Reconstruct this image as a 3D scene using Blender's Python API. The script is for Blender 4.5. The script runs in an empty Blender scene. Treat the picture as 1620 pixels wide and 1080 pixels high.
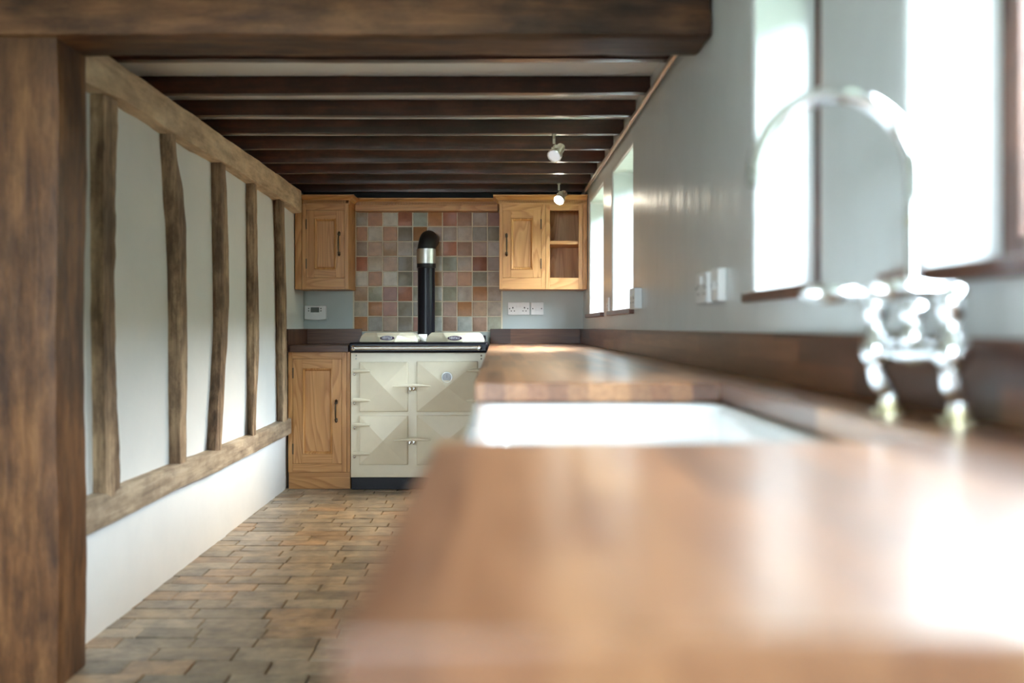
import bpy, math, random
from mathutils import Vector, Matrix, noise
random.seed(7)
C = bpy.context.scene.collection
S = bpy.context.scene
PI = math.pi
F = 1575.0; VX, VY = 783.0, 517.0; H = 1.012       # focal length in px, vanishing point, eye height

# ------------------------------------------------------------------ camera
cd = bpy.data.cameras.new('camera'); cam = bpy.data.objects.new('camera', cd); C.objects.link(cam)
cam.location = (0, 0, H); cam.rotation_euler = (PI/2, 0, 0)
cd.sensor_width = 36; cd.lens = 36*F/1620
cd.shift_x = (810-VX)/1620; cd.shift_y = -(540-VY)/1620
cd.clip_start = 0.02; cd.clip_end = 200
cd.dof.use_dof = True; cd.dof.focus_distance = 6.2; cd.dof.aperture_fstop = 1.8
S.camera = cam
# ------------------------------------------------------------------ view / world
S.view_settings.view_transform = 'Standard'; S.view_settings.look = 'None'
S.view_settings.gamma = 1; S.view_settings.use_curve_mapping = False
S.view_settings.exposure = 1.75
w = bpy.data.worlds.new('sky'); S.world = w; w.use_nodes = True
bg = w.node_tree.nodes['Background']
bg.inputs[0].default_value = (0.76, 0.88, 1.0, 1); bg.inputs[1].default_value = 17.0
S.cycles.max_bounces = 10; S.cycles.diffuse_bounces = 6; S.cycles.glossy_bounces = 5
S.cycles.transparent_max_bounces = 12
S.cycles.caustics_reflective = False; S.cycles.caustics_refractive = False
S.cycles.sample_clamp_indirect = 6.0

def portal(loc, rot, sx, sy):
    l = bpy.data.lights.new('window_daylight', 'AREA'); l.shape = 'RECTANGLE'; l.size = sx; l.size_y = sy
    l.cycles.is_portal = True
    o = bpy.data.objects.new('window_daylight', l); C.objects.link(o); o.location = loc; o.rotation_euler = rot
# openings in the right wall: (near y, far y, bottom z, top z)
SZ, HZ = 1.092, 1.812
WIN = [(5.56, 6.40, SZ, HZ), (4.37, 5.16, SZ, HZ), (1.857, 2.34, SZ, HZ), (0.40, 1.473, SZ, HZ), (-1.9, -0.4, SZ, HZ)]
for (a, b, c, d) in WIN:
    portal((0.83, (a+b)/2, (c+d)/2), (0, PI/2, 0), d-c, b-a)

portal((-1.35, -2.66, 1.35), (PI/2, 0, 0), 1.3, 1.1)  # portal of the unseen rear opening added for fill light
# ------------------------------------------------------------------ materials
def new_mat(name):
    m = bpy.data.materials.new(name); m.use_nodes = True
    nt = m.node_tree; b = nt.nodes['Principled BSDF']
    return m, nt, b
def N(nt, t, **k):
    n = nt.nodes.new(t)
    for a, v in k.items(): setattr(n, a, v)
    return n
def coords(nt, scale=(1,1,1), rnd=True, rot=(0,0,0)):
    tc = N(nt, 'ShaderNodeTexCoord'); mp = N(nt, 'ShaderNodeMapping')
    mp.inputs['Scale'].default_value = scale; mp.inputs['Rotation'].default_value = rot
    if rnd:
        oi = N(nt, 'ShaderNodeObjectInfo'); ad = N(nt, 'ShaderNodeVectorMath', operation='ADD')
        ml = N(nt, 'ShaderNodeVectorMath', operation='SCALE'); ml.inputs['Scale'].default_value = 37.0
        cb = N(nt, 'ShaderNodeCombineXYZ')
        for i in range(3): nt.links.new(oi.outputs['Random'], cb.inputs[i])
        nt.links.new(cb.outputs[0], ml.inputs[0]); nt.links.new(tc.outputs['Object'], ad.inputs[0])
        nt.links.new(ml.outputs[0], ad.inputs[1]); nt.links.new(ad.outputs[0], mp.inputs[0])
    else:
        nt.links.new(tc.outputs['Object'], mp.inputs[0])
    return mp.outputs[0]
def noise_n(nt, vec, scale, detail=4, rough=.55, dist=0.0):
    n = N(nt, 'ShaderNodeTexNoise'); n.inputs['Scale'].default_value = scale; n.inputs['Detail'].default_value = detail
    n.inputs['Roughness'].default_value = rough; n.inputs['Distortion'].default_value = dist
    nt.links.new(vec, n.inputs['Vector']); return n.outputs['Fac']
def ramp(nt, fac, stops):
    r = N(nt, 'ShaderNodeValToRGB'); e = r.color_ramp.elements
    while len(e) < len(stops): e.new(0.5)
    for i, (p, c) in enumerate(stops):
        e[i].position = p; e[i].color = (*c, 1) if len(c) == 3 else c
    nt.links.new(fac, r.inputs[0]); return r.outputs[0]
def mixc(nt, fac, a, b, mode='MIX'):
    m = N(nt, 'ShaderNodeMix', data_type='RGBA', blend_type=mode)
    for s, v in ((0, fac), (6, a), (7, b)):
        if isinstance(v, (int, float)): m.inputs[s].default_value = v
        elif isinstance(v, tuple): m.inputs[s].default_value = (*v, 1)
        else: nt.links.new(v, m.inputs[s])
    return m.outputs[2]
def bump(nt, b, h, strength, dist=.01):
    n = N(nt, 'ShaderNodeBump'); n.inputs['Strength'].default_value = strength; n.inputs['Distance'].default_value = dist
    nt.links.new(h, n.inputs['Height']); nt.links.new(n.outputs[0], b.inputs['Normal'])
def simple(name, col, rough=.5, metal=0, coat=0, spec=.5):
    m, nt, b = new_mat(name)
    b.inputs['Base Color'].default_value = (*col, 1); b.inputs['Roughness'].default_value = rough
    b.inputs['Metallic'].default_value = metal; b.inputs['Coat Weight'].default_value = coat
    b.inputs['Specular IOR Level'].default_value = spec
    v = coords(nt); f = noise_n(nt, v, 14, 3)
    c = mixc(nt, f, tuple(x*.93 for x in col), tuple(min(1, x*1.05) for x in col))
    nt.links.new(c, b.inputs['Base Color'])
    return m
def plaster(name, c1, c2, rough=.7, ripple=False):
    m, nt, b = new_mat(name)
    v = coords(nt, rnd=False); f = noise_n(nt, v, 2.2, 5, .6)
    nt.links.new(ramp(nt, f, [(.3, c1), (.7, c2)]), b.inputs['Base Color'])
    b.inputs['Roughness'].default_value = rough
    g = noise_n(nt, v, 6, 6, .6)
    if ripple:
        v2 = coords(nt, (1, 1, .05), rnd=False); g2 = noise_n(nt, v2, 9, 3, .5)
        ad = N(nt, 'ShaderNodeMath', operation='ADD'); nt.links.new(g, ad.inputs[0]); nt.links.new(g2, ad.inputs[1])
        bump(nt, b, ad.outputs[0], .35, .012)
    else: bump(nt, b, g, .35, .01)
    return m
def timber_mat(name, axis, cols, rough=.6, fine=60, stretch=.05, bumpk=.4, stain=None, coat=0, spec=.5, big=3.0, bl=.54):
    """cols: dark, mid, light. axis: the grain's direction 0/1/2"""
    m, nt, b = new_mat(name)
    sc = [1, 1, 1]; sc[axis] = stretch
    v = coords(nt, tuple(sc)); f1 = noise_n(nt, v, fine, 5, .6, .4); f2 = noise_n(nt, v, fine*.22, 4, .6, 1.0)
    mx = N(nt, 'ShaderNodeMath', operation='MULTIPLY_ADD'); nt.links.new(f1, mx.inputs[0]); mx.inputs[1].default_value = .45
    sub = N(nt, 'ShaderNodeMath', operation='MULTIPLY'); nt.links.new(f2, sub.inputs[0]); sub.inputs[1].default_value = .55
    nt.links.new(sub.outputs[0], mx.inputs[2])
    c = ramp(nt, mx.outputs[0], [(.36, cols[0]), (.5, cols[1]), (.64, cols[2])])
    sc2 = [1, 1, 1]; sc2[axis] = .35
    v3 = coords(nt, tuple(sc2)); f3 = noise_n(nt, v3, big, 3, .5)
    if stain: c = mixc(nt, ramp(nt, f3, [(.47, (0,0,0)), (.60, (1,1,1))]), c, stain, 'MIX' if False else 'MULTIPLY')
    sc4 = [1, 1, 1]; sc4[axis] = .5; f4 = noise_n(nt, coords(nt, tuple(sc4)), big*3.1, 6, .7)
    c = mixc(nt, ramp(nt, f4, [(.40, (0,0,0)), (.58, (1,1,1))]), mixc(nt, 1.0, c, (bl, bl*.94, bl*.9), 'MULTIPLY'), mixc(nt, 1.0, c, (1.12, 1.10, 1.06), 'MULTIPLY'))
    nt.links.new(c, b.inputs['Base Color'])
    b.inputs['Roughness'].default_value = rough; b.inputs['Coat Weight'].default_value = coat
    b.inputs['Coat Roughness'].default_value = .25; b.inputs['Specular IOR Level'].default_value = spec
    bump(nt, b, f1, bumpk, .006)
    return m
def pine_mat(name, axis, across):
    """honey pine: growth rings cut as long loops"""
    m, nt, b = new_mat(name)
    sc = [1, 1, 1]; sc[axis] = .12; sc[1 if axis != 1 else 2] = .5
    v = coords(nt, tuple(sc)); f = noise_n(nt, v, 7, 1.5, .45, .3)
    mu = N(nt, 'ShaderNodeMath', operation='MULTIPLY'); nt.links.new(f, mu.inputs[0]); mu.inputs[1].default_value = 16
    fr = N(nt, 'ShaderNodeMath', operation='FRACT'); nt.links.new(mu.outputs[0], fr.inputs[0])
    c = ramp(nt, fr.outputs[0], [(.0, (.62, .325, .120)), (.5, (.57, .285, .095)), (.86, (.45, .20, .058)), (1, (.60, .305, .11))])
    sc3 = [1, 1, 1]; sc3[axis] = .05; g = noise_n(nt, coords(nt, tuple(sc3)), 120, 3)
    c = mixc(nt, ramp(nt, g, [(.35, (0,0,0)), (.7, (1,1,1))]), c, (.86, .83, .78), 'MULTIPLY')
    nt.links.new(c, b.inputs['Base Color']); b.inputs['Roughness'].default_value = .42
    b.inputs['Coat Weight'].default_value = .1; b.inputs['Coat Roughness'].default_value = .35
    return m
def worktop_mat(name, al=1, ac=0, k=1.0, coat=.75):
    """hardwood staves running along axis al, laid side by side on axis ac"""
    m, nt, b = new_mat(name)
    tc = N(nt, 'ShaderNodeTexCoord'); sp = N(nt, 'ShaderNodeSeparateXYZ'); cb = N(nt, 'ShaderNodeCombineXYZ')
    nt.links.new(tc.outputs['Object'], sp.inputs[0])
    nt.links.new(sp.outputs[al], cb.inputs[0]); nt.links.new(sp.outputs[ac], cb.inputs[1])
    br = N(nt, 'ShaderNodeTexBrick'); nt.links.new(cb.outputs[0], br.inputs['Vector'])
    br.inputs['Scale'].default_value = 1; br.inputs['Brick Width'].default_value = .47; br.inputs['Row Height'].default_value = .043
    br.inputs['Mortar Size'].default_value = .0; br.offset = .37; br.offset_frequency = 2
    br.inputs['Color1'].default_value = (0, 0, 0, 1); br.inputs['Color2'].default_value = (1, 1, 1, 1)
    c = ramp(nt, br.outputs['Color'], [(.0, (.11, .045, .024)), (.35, (.30, .13, .058)), (.7, (.46, .235, .108)), (1, (.18, .075, .037))])
    sc = [1, 1, 1]; sc[al] = .06
    v = coords(nt, tuple(sc), rnd=False); f = noise_n(nt, v, 90, 5, .6, .3)
    c = mixc(nt, ramp(nt, f, [(.35, (0,0,0)), (.65, (1,1,1))]), c, (.62, .55, .50), 'MULTIPLY')
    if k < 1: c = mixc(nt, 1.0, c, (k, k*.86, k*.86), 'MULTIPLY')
    nt.links.new(c, b.inputs['Base Color']); b.inputs['Roughness'].default_value = .36
    b.inputs['Coat Weight'].default_value = coat; b.inputs['Coat Roughness'].default_value = .28
    if coat < .5: b.inputs['Specular IOR Level'].default_value = .3
    g = noise_n(nt, coords(nt, rnd=False), 5, 2); bump(nt, b, g, .12, .01)
    return m
def attr_mat(name, rough, k1, k2, sc, bumpk):
    m, nt, b = new_mat(name)
    a = N(nt, 'ShaderNodeAttribute', attribute_name='col')
    v = coords(nt, rnd=False); f = noise_n(nt, v, sc, 6, .62)
    c = mixc(nt, ramp(nt, f, [(.33, (0,0,0)), (.68, (1,1,1))]), mixc(nt, 1.0, a.outputs['Color'], k1, 'MULTIPLY'), mixc(nt, 1.0, a.outputs['Color'], k2, 'MULTIPLY'))
    nt.links.new(c, b.inputs['Base Color']); b.inputs['Roughness'].default_value = rough
    g = noise_n(nt, v, sc*1.7, 6, .65); bump(nt, b, g, bumpk, .006)
    return m
def metal(name, col, rough):
    m, nt, b = new_mat(name)
    b.inputs['Base Color'].default_value = (*col, 1); b.inputs['Metallic'].default_value = 1
    f = noise_n(nt, coords(nt), 30, 3)
    r = ramp(nt, f, [(.3, (rough*.85,)*3), (.7, (rough*1.2,)*3)]); nt.links.new(r, b.inputs['Roughness'])
    return m
def glass_mat(name):
    m = bpy.data.materials.new(name); m.use_nodes = True; nt = m.node_tree; nt.nodes.clear()
    o = N(nt, 'ShaderNodeOutputMaterial'); mx = N(nt, 'ShaderNodeMixShader'); t = N(nt, 'ShaderNodeBsdfTransparent'); g = N(nt, 'ShaderNodeBsdfGlossy')
    t.inputs[0].default_value = (.96, .98, .97, 1); g.inputs['Roughness'].default_value = .02
    lw = N(nt, 'ShaderNodeLayerWeight'); pw = N(nt, 'ShaderNodeMath', operation='POWER'); ma = N(nt, 'ShaderNodeMath', operation='MULTIPLY_ADD')
    nt.links.new(lw.outputs['Facing'], pw.inputs[0]); pw.inputs[1].default_value = 5
    nt.links.new(pw.outputs[0], ma.inputs[0]); ma.inputs[1].default_value = .9; ma.inputs[2].default_value = .04
    nt.links.new(ma.outputs[0], mx.inputs[0]); nt.links.new(t.outputs[0], mx.inputs[1]); nt.links.new(g.outputs[0], mx.inputs[2])
    nt.links.new(mx.outputs[0], o.inputs[0]); return m
def lamp_mat(name, col, s):
    m, nt, b = new_mat(name); b.inputs['Base Color'].default_value = (.9, .9, .88, 1)
    b.inputs['Emission Color'].default_value = (*col, 1); b.inputs['Emission Strength'].default_value = s; return m

M = {}
M['white'] = plaster('white_limewash', (.74, .76, .76), (.82, .83, .82), .75)
M['ceil'] = plaster('ceiling_limewash', (.82, .83, .83), (.88, .88, .88), .8)
M['grey'] = plaster('pale_grey_paint', (.58, .60, .60), (.66, .68, .68), .28, True)
M['greyb'] = plaster('grey_green_paint', (.44, .49, .48), (.50, .55, .54), .6)
M['oakx'] = timber_mat('brown_oak_x', 0, [(.055, .022, .009), (.135, .056, .023), (.21, .098, .043)], .5, 45, .14, .5, (.30, .29, .31), spec=.3, big=2.6)
M['oakz'] = timber_mat('brown_oak_z', 2, [(.075, .030, .011), (.165, .070, .026), (.25, .118, .048)], .5, 45, .14, .5, (.36, .34, .36), spec=.35, big=2.2)
M['paley'] = timber_mat('pale_oak_y', 1, [(.42, .31, .20), (.66, .51, .35), (.78, .65, .48)], .7, 40, .14, .6, (.88, .85, .82), bl=.84)
M['railoak'] = timber_mat('weathered_oak_y', 1, [(.22, .165, .115), (.42, .33, .235), (.54, .45, .34)], .7, 45, .07, .6, (.8, .78, .76), bl=.72)
M['studz'] = timber_mat('rough_oak_z', 2, [(.12, .078, .048), (.35, .24, .15), (.58, .43, .28)], .75, 60, .06, .9, (.6, .55, .52), big=5, bl=.6)
M['joist'] = timber_mat('dark_stained_joist', 0, [(.028, .008, .005), (.065, .019, .011), (.11, .034, .019)], .34, 40, .05, .25, (.6, .5, .5), coat=.4, spec=.4, big=4)
M['tar'] = timber_mat('tarred_timber', 0, [(.008, .007, .007), (.012, .010, .010), (.02, .016, .014)], .7, 40, .05, .4)  # near-black colour that paints the shade above the cornice
M['pinev'] = pine_mat('honey_pine_v', 2, 0)
M['pineh'] = pine_mat('honey_pine_h', 0, 2)
M['piney'] = pine_mat('honey_pine_y', 1, 2)
M['sill'] = timber_mat('dark_mahogany', 1, [(.06, .02, .014), (.12, .042, .028), (.17, .065, .04)], .3, 60, .05, .2, coat=.3)
M['sillt'] = timber_mat('window_timber', 2, [(.05, .02, .014), (.10, .042, .028), (.15, .065, .04)], .4, 60, .05, .2)
M['work'] = worktop_mat('hardwood_staves', 1, 0)
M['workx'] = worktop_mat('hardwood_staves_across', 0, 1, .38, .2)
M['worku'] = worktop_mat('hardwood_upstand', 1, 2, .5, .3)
M['brick'] = attr_mat('worn_floor_brick', .36, (.50, .49, .50), (1.20, 1.15, 1.08), 11, .9)
M['mortar'] = simple('dark_earth_joint', (.018, .015, .013), .95)
M['tile'] = attr_mat('glazed_wall_tile', .38, (.66, .61, .55), (.95, .90, .83), 24, .3)
M['grout'] = simple('cream_grout', (.72, .64, .50), .8)
M['cream'] = simple('cream_enamel', (.80, .735, .57), .28, coat=.3)
M['black'] = simple('black_enamel', (.005, .005, .010), .3, spec=.25)
M['matblack'] = simple('matt_black_iron', (.006, .006, .007), .55)
M['chrome'] = metal('polished_chrome', (.86, .88, .90), .06)
M['steel'] = metal('brushed_steel', (.62, .60, .56), .38)
M['brass'] = metal('polished_brass', (.84, .76, .50), .22)
M['iron'] = metal('antique_bronze', (.10, .075, .05), .4)
M['nickel'] = metal('satin_nickel', (.74, .71, .62), .28)
M['plastic'] = simple('white_plastic', (.80, .80, .80), .35)
M['dial'] = simple('grey_dial_face', (.36, .38, .41), .25)
M['lcd'] = simple('grey_lcd', (.10, .12, .11), .2)
M['hole'] = simple('dark_slot', (.02, .02, .02), .6)
M['ceramic'] = simple('white_glazed_fireclay', (.86, .87, .87), .12, coat=.5)
M['badge'] = simple('purple_badge', (.05, .02, .06), .25, coat=.4)
M['letters'] = simple('silver_letters', (.75, .74, .78), .3)
M['glass'] = glass_mat('window_glass')
M['lamp_on'] = lamp_mat('lit_lamp', (1, .90, .72), 30)
M['lamp_dim'] = lamp_mat('frosted_lamp', (.88, .90, 1.0), .12)
M['grass'] = simple('lawn_grass', (.16, .19, .12), .9)
M['hedge'] = simple('garden_hedge_leaves', (.12, .13, .10), .8)
M['rose'] = simple('cream_tile_trim', (.6, .55, .45), .5)

# ------------------------------------------------------------------ mesh builder
class MB:
    def __init__(s): s.v = []; s.f = []; s.c = []; s.p = []; s.col = (1, 1, 1)
    def add(s, vs, fs):
        n = len(s.v); g = len(s.f); s.v += [tuple(p) for p in vs]
        for f in fs: s.f.append(tuple(i+n for i in f)); s.c.append(s.col)
        s.p.append((n, len(s.v), g, len(s.f)))
        return s
    def box(s, x0, x1, y0, y1, z0, z1):
        return s.add([(x0,y0,z0),(x1,y0,z0),(x1,y1,z0),(x0,y1,z0),(x0,y0,z1),(x1,y0,z1),(x1,y1,z1),(x0,y1,z1)],
                     [(0,3,2,1),(4,5,6,7),(0,1,5,4),(1,2,6,5),(2,3,7,6),(3,0,4,7)])
    def prism(s, poly, z0, z1):
        n = len(poly)
        return s.add([(x,y,z0) for x,y in poly]+[(x,y,z1) for x,y in poly],
                     [tuple(range(n))[::-1], tuple(range(n,2*n))]+[(i,(i+1)%n,n+(i+1)%n,n+i) for i in range(n)])
    def rings(s, R, close=False, caps=True):
        n = len(R[0]); vs = [p for r in R for p in r]; fs = []
        m = len(R)
        for i in range(m if close else m-1):
            for j in range(n):
                a, b = i*n, ((i+1) % m)*n
                fs.append((a+j, a+(j+1)%n, b+(j+1)%n, b+j))
        if caps and not close: fs += [tuple(range(n))[::-1], tuple(range((m-1)*n, m*n))]
        return s.add(vs, fs)
    def tube(s, path, r, n=16, caps=True, squash=None):
        P = [Vector(p) for p in path]; R = []
        T = [(P[min(i+1, len(P)-1)]-P[max(i-1, 0)]).normalized() for i in range(len(P))]
        u = T[0].orthogonal().normalized()
        for i, p in enumerate(P):
            t = T[i]; u = (u-t*u.dot(t)).normalized(); w = t.cross(u)
            rr = r[i] if isinstance(r, (list, tuple)) else r
            R.append([p+(u*math.cos(2*PI*k/n)+w*math.sin(2*PI*k/n))*rr for k in range(n)])
        return s.rings(R, caps=caps)
    def lathe(s, base, axis, prof, n=24):
        a = Vector(axis).normalized(); P = [Vector(base)+a*h for r, h in prof]
        u = a.orthogonal().normalized(); w = a.cross(u)
        R = [[p+(u*math.cos(2*PI*k/n)+w*math.sin(2*PI*k/n))*max(r, 1e-4) for k in range(n)] for p, (r, h) in zip(P, prof)]
        return s.rings(R)
    def ball(s, c, r, n=12):
        return s.lathe(Vector(c)-Vector((0,0,r)), (0,0,1), [(r*math.sin(PI*i/n), r-r*math.cos(PI*i/n)) for i in range(n+1)], 2*n)
    def timber(s, rings, sub=5, amp=.003, seed=0, fr=9.0):
        """rings of 4 corners; sides subdivided, corners eased, surface roughened"""
        R = []
        for r in rings:
            r = [Vector(p) for p in r]; cen = sum(r, Vector())/4; q = []
            for j in range(4):
                a, b = r[j], r[(j+1) % 4]
                for k in range(sub):
                    p = a.lerp(b, k/sub)
                    if k == 0: p = p.lerp(cen, .035)
                    nv = noise.noise_vector(p*fr+Vector((seed, seed*1.7, 0)))+noise.noise_vector(p*fr*4+Vector((seed, 3, 1)))*.35
                    q.append(p+nv*amp)
            R.append(q)
        return s.rings(R)

def emit(mb, name, mat, parent=None, org=(0,0,0), bevel=0, seg=2, smooth=35, merge=False):
    me = bpy.data.meshes.new(name)
    o3 = Vector(org)
    me.from_pydata([Vector(p)-o3 for p in mb.v], [], mb.f); me.update()
    if any(c != (1,1,1) for c in mb.c):
        ca = me.color_attributes.new('col', 'FLOAT_COLOR', 'CORNER')
        for p, c in zip(me.polygons, mb.c):
            for li in p.loop_indices: ca.data[li].color = (*c, 1)
    import bmesh
    bm = bmesh.new(); bm.from_mesh(me)
    if merge: bmesh.ops.remove_doubles(bm, verts=bm.verts, dist=1e-5)
    bmesh.ops.recalc_face_normals(bm, faces=bm.faces); bm.to_mesh(me); bm.free()
    me.materials.append(M[mat])
    o = bpy.data.objects.new(name, me); C.objects.link(o)
    if smooth:
        me.shade_smooth(); me.set_sharp_from_angle(angle=math.radians(smooth))
    if bevel:
        b = o.modifiers.new('edges', 'BEVEL'); b.width = bevel; b.segments = seg; b.limit_method = 'ANGLE'
        b.angle_limit = math.radians(40); b.harden_normals = False
    if parent: o.parent = parent
    else: o.location = o3
    return o
def emits(mb, name, mat, *a, **k):
    """one object per box of the builder"""
    out = []
    for (v0, v1, f0, f1) in mb.p:
        q = MB(); q.v = mb.v[v0:v1]; q.f = [tuple(i-v0 for i in f) for f in mb.f[f0:f1]]; q.c = mb.c[f0:f1]
        out.append(emit(q, name, mat, *a, **k))
    return out
def tag(o, label=None, cat=None, group=None, kind=None):
    for k, v in (('label', label), ('category', cat), ('group', group), ('kind', kind)):
        if v: o[k] = v
    return o
def thing(name, loc, label=None, cat=None, group=None, kind=None, rz=0):
    e = bpy.data.objects.new(name, None); e.empty_display_size = .05; C.objects.link(e)
    e.location = loc; e.rotation_euler = (0, 0, rz); return tag(e, label, cat, group, kind)
def struct(mb, name, mat, **k):
    return tag(emit(mb, name, mat, **k), kind='structure')
def dup(root, loc, rz=None):
    r = root.copy(); C.objects.link(r); r.location = loc
    if rz is not None: r.rotation_euler = (0, 0, rz)
    for ch in list(root.children):
        c = ch.copy(); C.objects.link(c); c.parent = r
        for g in list(ch.children):
            d = g.copy(); C.objects.link(d); d.parent = c
    return r

# ------------------------------------------------------------------ setting
XR, XL, YB = .605, -1.31, 6.82
CZ = 1.981; NZ = 2.16
# floor: every brick is a chamfered block in one mesh
fb = MB(); Yc = -2.6; rowi = 0
pal = [(.42, .36, .28), (.38, .32, .24), (.33, .285, .225), (.43, .35, .25), (.30, .26, .20), (.40, .29, .19), (.37, .33, .27), (.46, .40, .31)]
while Yc < 6.9:
    d = random.uniform(.098, .122); x = -2.7 - random.uniform(0, .2)
    while x < .7:
        L = random.uniform(.195, .255)
        if random.random() < .1: L *= .6
        c = random.choice(pal); k = random.uniform(.8, 1.15); fb.col = tuple(q*k for q in c)
        g = random.uniform(.0012, .0036); j = random.uniform(-.003, .003); t = [random.uniform(-.004, .0) for _ in range(4)]
        b = .0022
        x0, x1, y0, y1 = x+g, x+L-g, Yc+g+j, Yc+d-g+j
        vs = [(x0,y0,-.03),(x1,y0,-.03),(x1,y1,-.03),(x0,y1,-.03),
              (x0,y0,t[0]-.003),(x1,y0,t[1]-.003),(x1,y1,t[2]-.003),(x0,y1,t[3]-.003),
              (x0+b,y0+b,t[0]),(x1-b,y0+b,t[1]),(x1-b,y1-b,t[2]),(x0+b,y1-b,t[3])]
        fb.add(vs, [(8,9,10,11)]+[(i,(i+1)%4,4+(i+1)%4,4+i) for i in range(4)]+[(4+i,4+(i+1)%4,8+(i+1)%4,8+i) for i in range(4)])
        x += L
    Yc += d; rowi += 1
fl = struct(fb, 'floor', 'brick', smooth=30)
mo = emit(MB().box(-2.72, .8, -2.6, 6.95, -.05, -.018), 'floor_joint', 'mortar', parent=fl)

# right wall with its window openings
def wall_open(y0, y1, z0, z1, x0, x1, ops):
    ys = sorted({y0, y1} | {v for o in ops for v in o[:2]}); zs = sorted({z0, z1} | {v for o in ops for v in o[2:]})
    mb = MB()
    def isopen(a, b):
        cy, cz = (a[0]+a[1])/2, (b[0]+b[1])/2
        return any(o[0] < cy < o[1] and o[2] < cz < o[3] for o in ops)
    def q(*p): mb.add(p, [(0,1,2,3)])
    for i in range(len(ys)-1):
        for j in range(len(zs)-1):
            a = (ys[i], ys[i+1]); b = (zs[j], zs[j+1])
            if isopen(a, b):
                continue
            for x in (x0, x1): q((x,a[0],b[0]),(x,a[1],b[0]),(x,a[1],b[1]),(x,a[0],b[1]))
            def out(ii, jj):
                return ii < 0 or jj < 0 or ii >= len(ys)-1 or jj >= len(zs)-1 or isopen((ys[ii], ys[ii+1]), (zs[jj], zs[jj+1]))
            if out(i-1, j): q((x0,a[0],b[0]),(x1,a[0],b[0]),(x1,a[0],b[1]),(x0,a[0],b[1]))
            if out(i+1, j): q((x0,a[1],b[0]),(x1,a[1],b[0]),(x1,a[1],b[1]),(x0,a[1],b[1]))
            if out(i, j-1): q((x0,a[0],b[0]),(x0,a[1],b[0]),(x1,a[1],b[0]),(x1,a[0],b[0]))
            if out(i, j+1): q((x0,a[0],b[1]),(x0,a[1],b[1]),(x1,a[1],b[1]),(x1,a[0],b[1]))
    return mb
struct(wall_open(-2.6, YB+.1, -.02, 2.3, XR, .84, WIN), 'wall_right', 'grey', merge=True, bevel=.012, seg=3)
# windows: timber frame, bars, glass and sill board
for n, (a, b, c, d) in enumerate(WIN, 1):
    t = thing('window_%d' % n, (.77, (a+b)/2, c), kind='structure'); o = t.location
    m = MB()
    m.box(.75, .80, a, a+.045, c, d).box(.75, .80, b-.045, b, c, d).box(.75, .80, a+.045, b-.045, c, c+.05).box(.75, .80, a+.045, b-.045, d-.045, d)
    if b-a > .7: m.box(.757, .793, (a+b)/2-.03, (a+b)/2+.03, c+.05, d-.045)
    emit(m, 'window_frame', 'sillt', t, o, bevel=.003)
    emit(MB().box(.773, .777, a+.04, b-.04, c+.04, d-.04), 'window_pane', 'glass', t, o, smooth=0)
    emit(MB().box(.583, .752, a-.045, b+.05, c-.022, c+.002) if n != 3 else MB().box(.590, .752, a-.03, b+.05, c-.022, c+.002), 'window_sill', 'sill', t, o, bevel=.004)
# back wall
struct(MB().box(-1.6, .9, YB, YB+.1, -.02, 2.3), 'wall_back', 'greyb')
# left wall: limewashed infill, with the lower plinth and the part above the wall plate
lw = MB(); lw.box(-1.45, XL, 3.0, YB, -.02, 1.80); lw.box(-1.5, -1.385, 3.0, YB, 1.79, 2.1)
struct(lw, 'wall_left', 'white')
struct(MB().box(-2.8, -1.505, 2.86, 3.0, -.02, 2.3), 'wall_partition', 'white')
struct(MB().box(-2.8, -2.7, -2.6, 2.9, -.02, 2.3), 'wall_near_left', 'white')
rw = MB(); rw.box(-2.8, -2.0, -2.7, -2.6, -.02, 2.3).box(-.7, .9, -2.7, -2.6, -.02, 2.3).box(-2.0, -.7, -2.7, -2.6, -.02, .8).box(-2.0, -.7, -2.7, -2.6, 1.9, 2.3)
t = thing('window_6', (-1.35, -2.65, .8), kind='structure')  # unseen rear window, added to light the front of the post
emit(MB().box(-2.0, -1.95, -2.69, -2.63, .8, 1.9).box(-.75, -.7, -2.69, -2.63, .8, 1.9).box(-1.95, -.75, -2.69, -2.63, .8, .85).box(-1.95, -.75, -2.69, -2.63, 1.85, 1.9).box(-1.38, -1.32, -2.69, -2.63, .85, 1.85), 'window_frame', 'sillt', t, t.location)  # frame of the added, unseen rear window
emit(MB().box(-1.96, -.74, -2.662, -2.658, .84, 1.86), 'window_pane', 'glass', t, t.location, smooth=0)
struct(rw, 'wall_rear', 'white')
struct(MB().box(-1.5, .62, 2.9, YB+.05, CZ, CZ+.06), 'ceiling', 'ceil')
struct(MB().box(-2.8, .62, -2.65, 2.95, NZ, NZ+.06), 'ceiling_near', 'ceil')
struct(MB().box(-30, 30, -30, 40, -.35, -.30), 'ground_outside', 'grass')
hg = MB(); R = []
for i in range(90):
    y = -24+54*i/89; q = []
    for (x, z) in ((4.6, -.3), (4.4, .6), (4.5, 1.6), (4.8, 2.6), (5.4, 3.3), (6.2, 3.5), (7.0, 3.0), (7.2, -.3)):
        n_ = noise.noise_vector(Vector((x, y, z))*1.3)*.35; q.append((x+n_.x, y+n_.y, z+(n_.z*.9 if z > 0 else 0)))
    R.append(q)
struct(hg.rings(R), 'hedge_outside', 'hedge', smooth=80)

# ------------------------------------------------------------------ timbers
def lerp(tbl, y):
    tbl = sorted(tbl)
    if y <= tbl[0][0]: return tbl[0][1]
    for (a, p), (b, q) in zip(tbl, tbl[1:]):
        if y <= b:
            t = (y-a)/(b-a); t = t*t*(3-2*t)*.5+t*.5; return p+(q-p)*t
    return tbl[-1][1]
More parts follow.
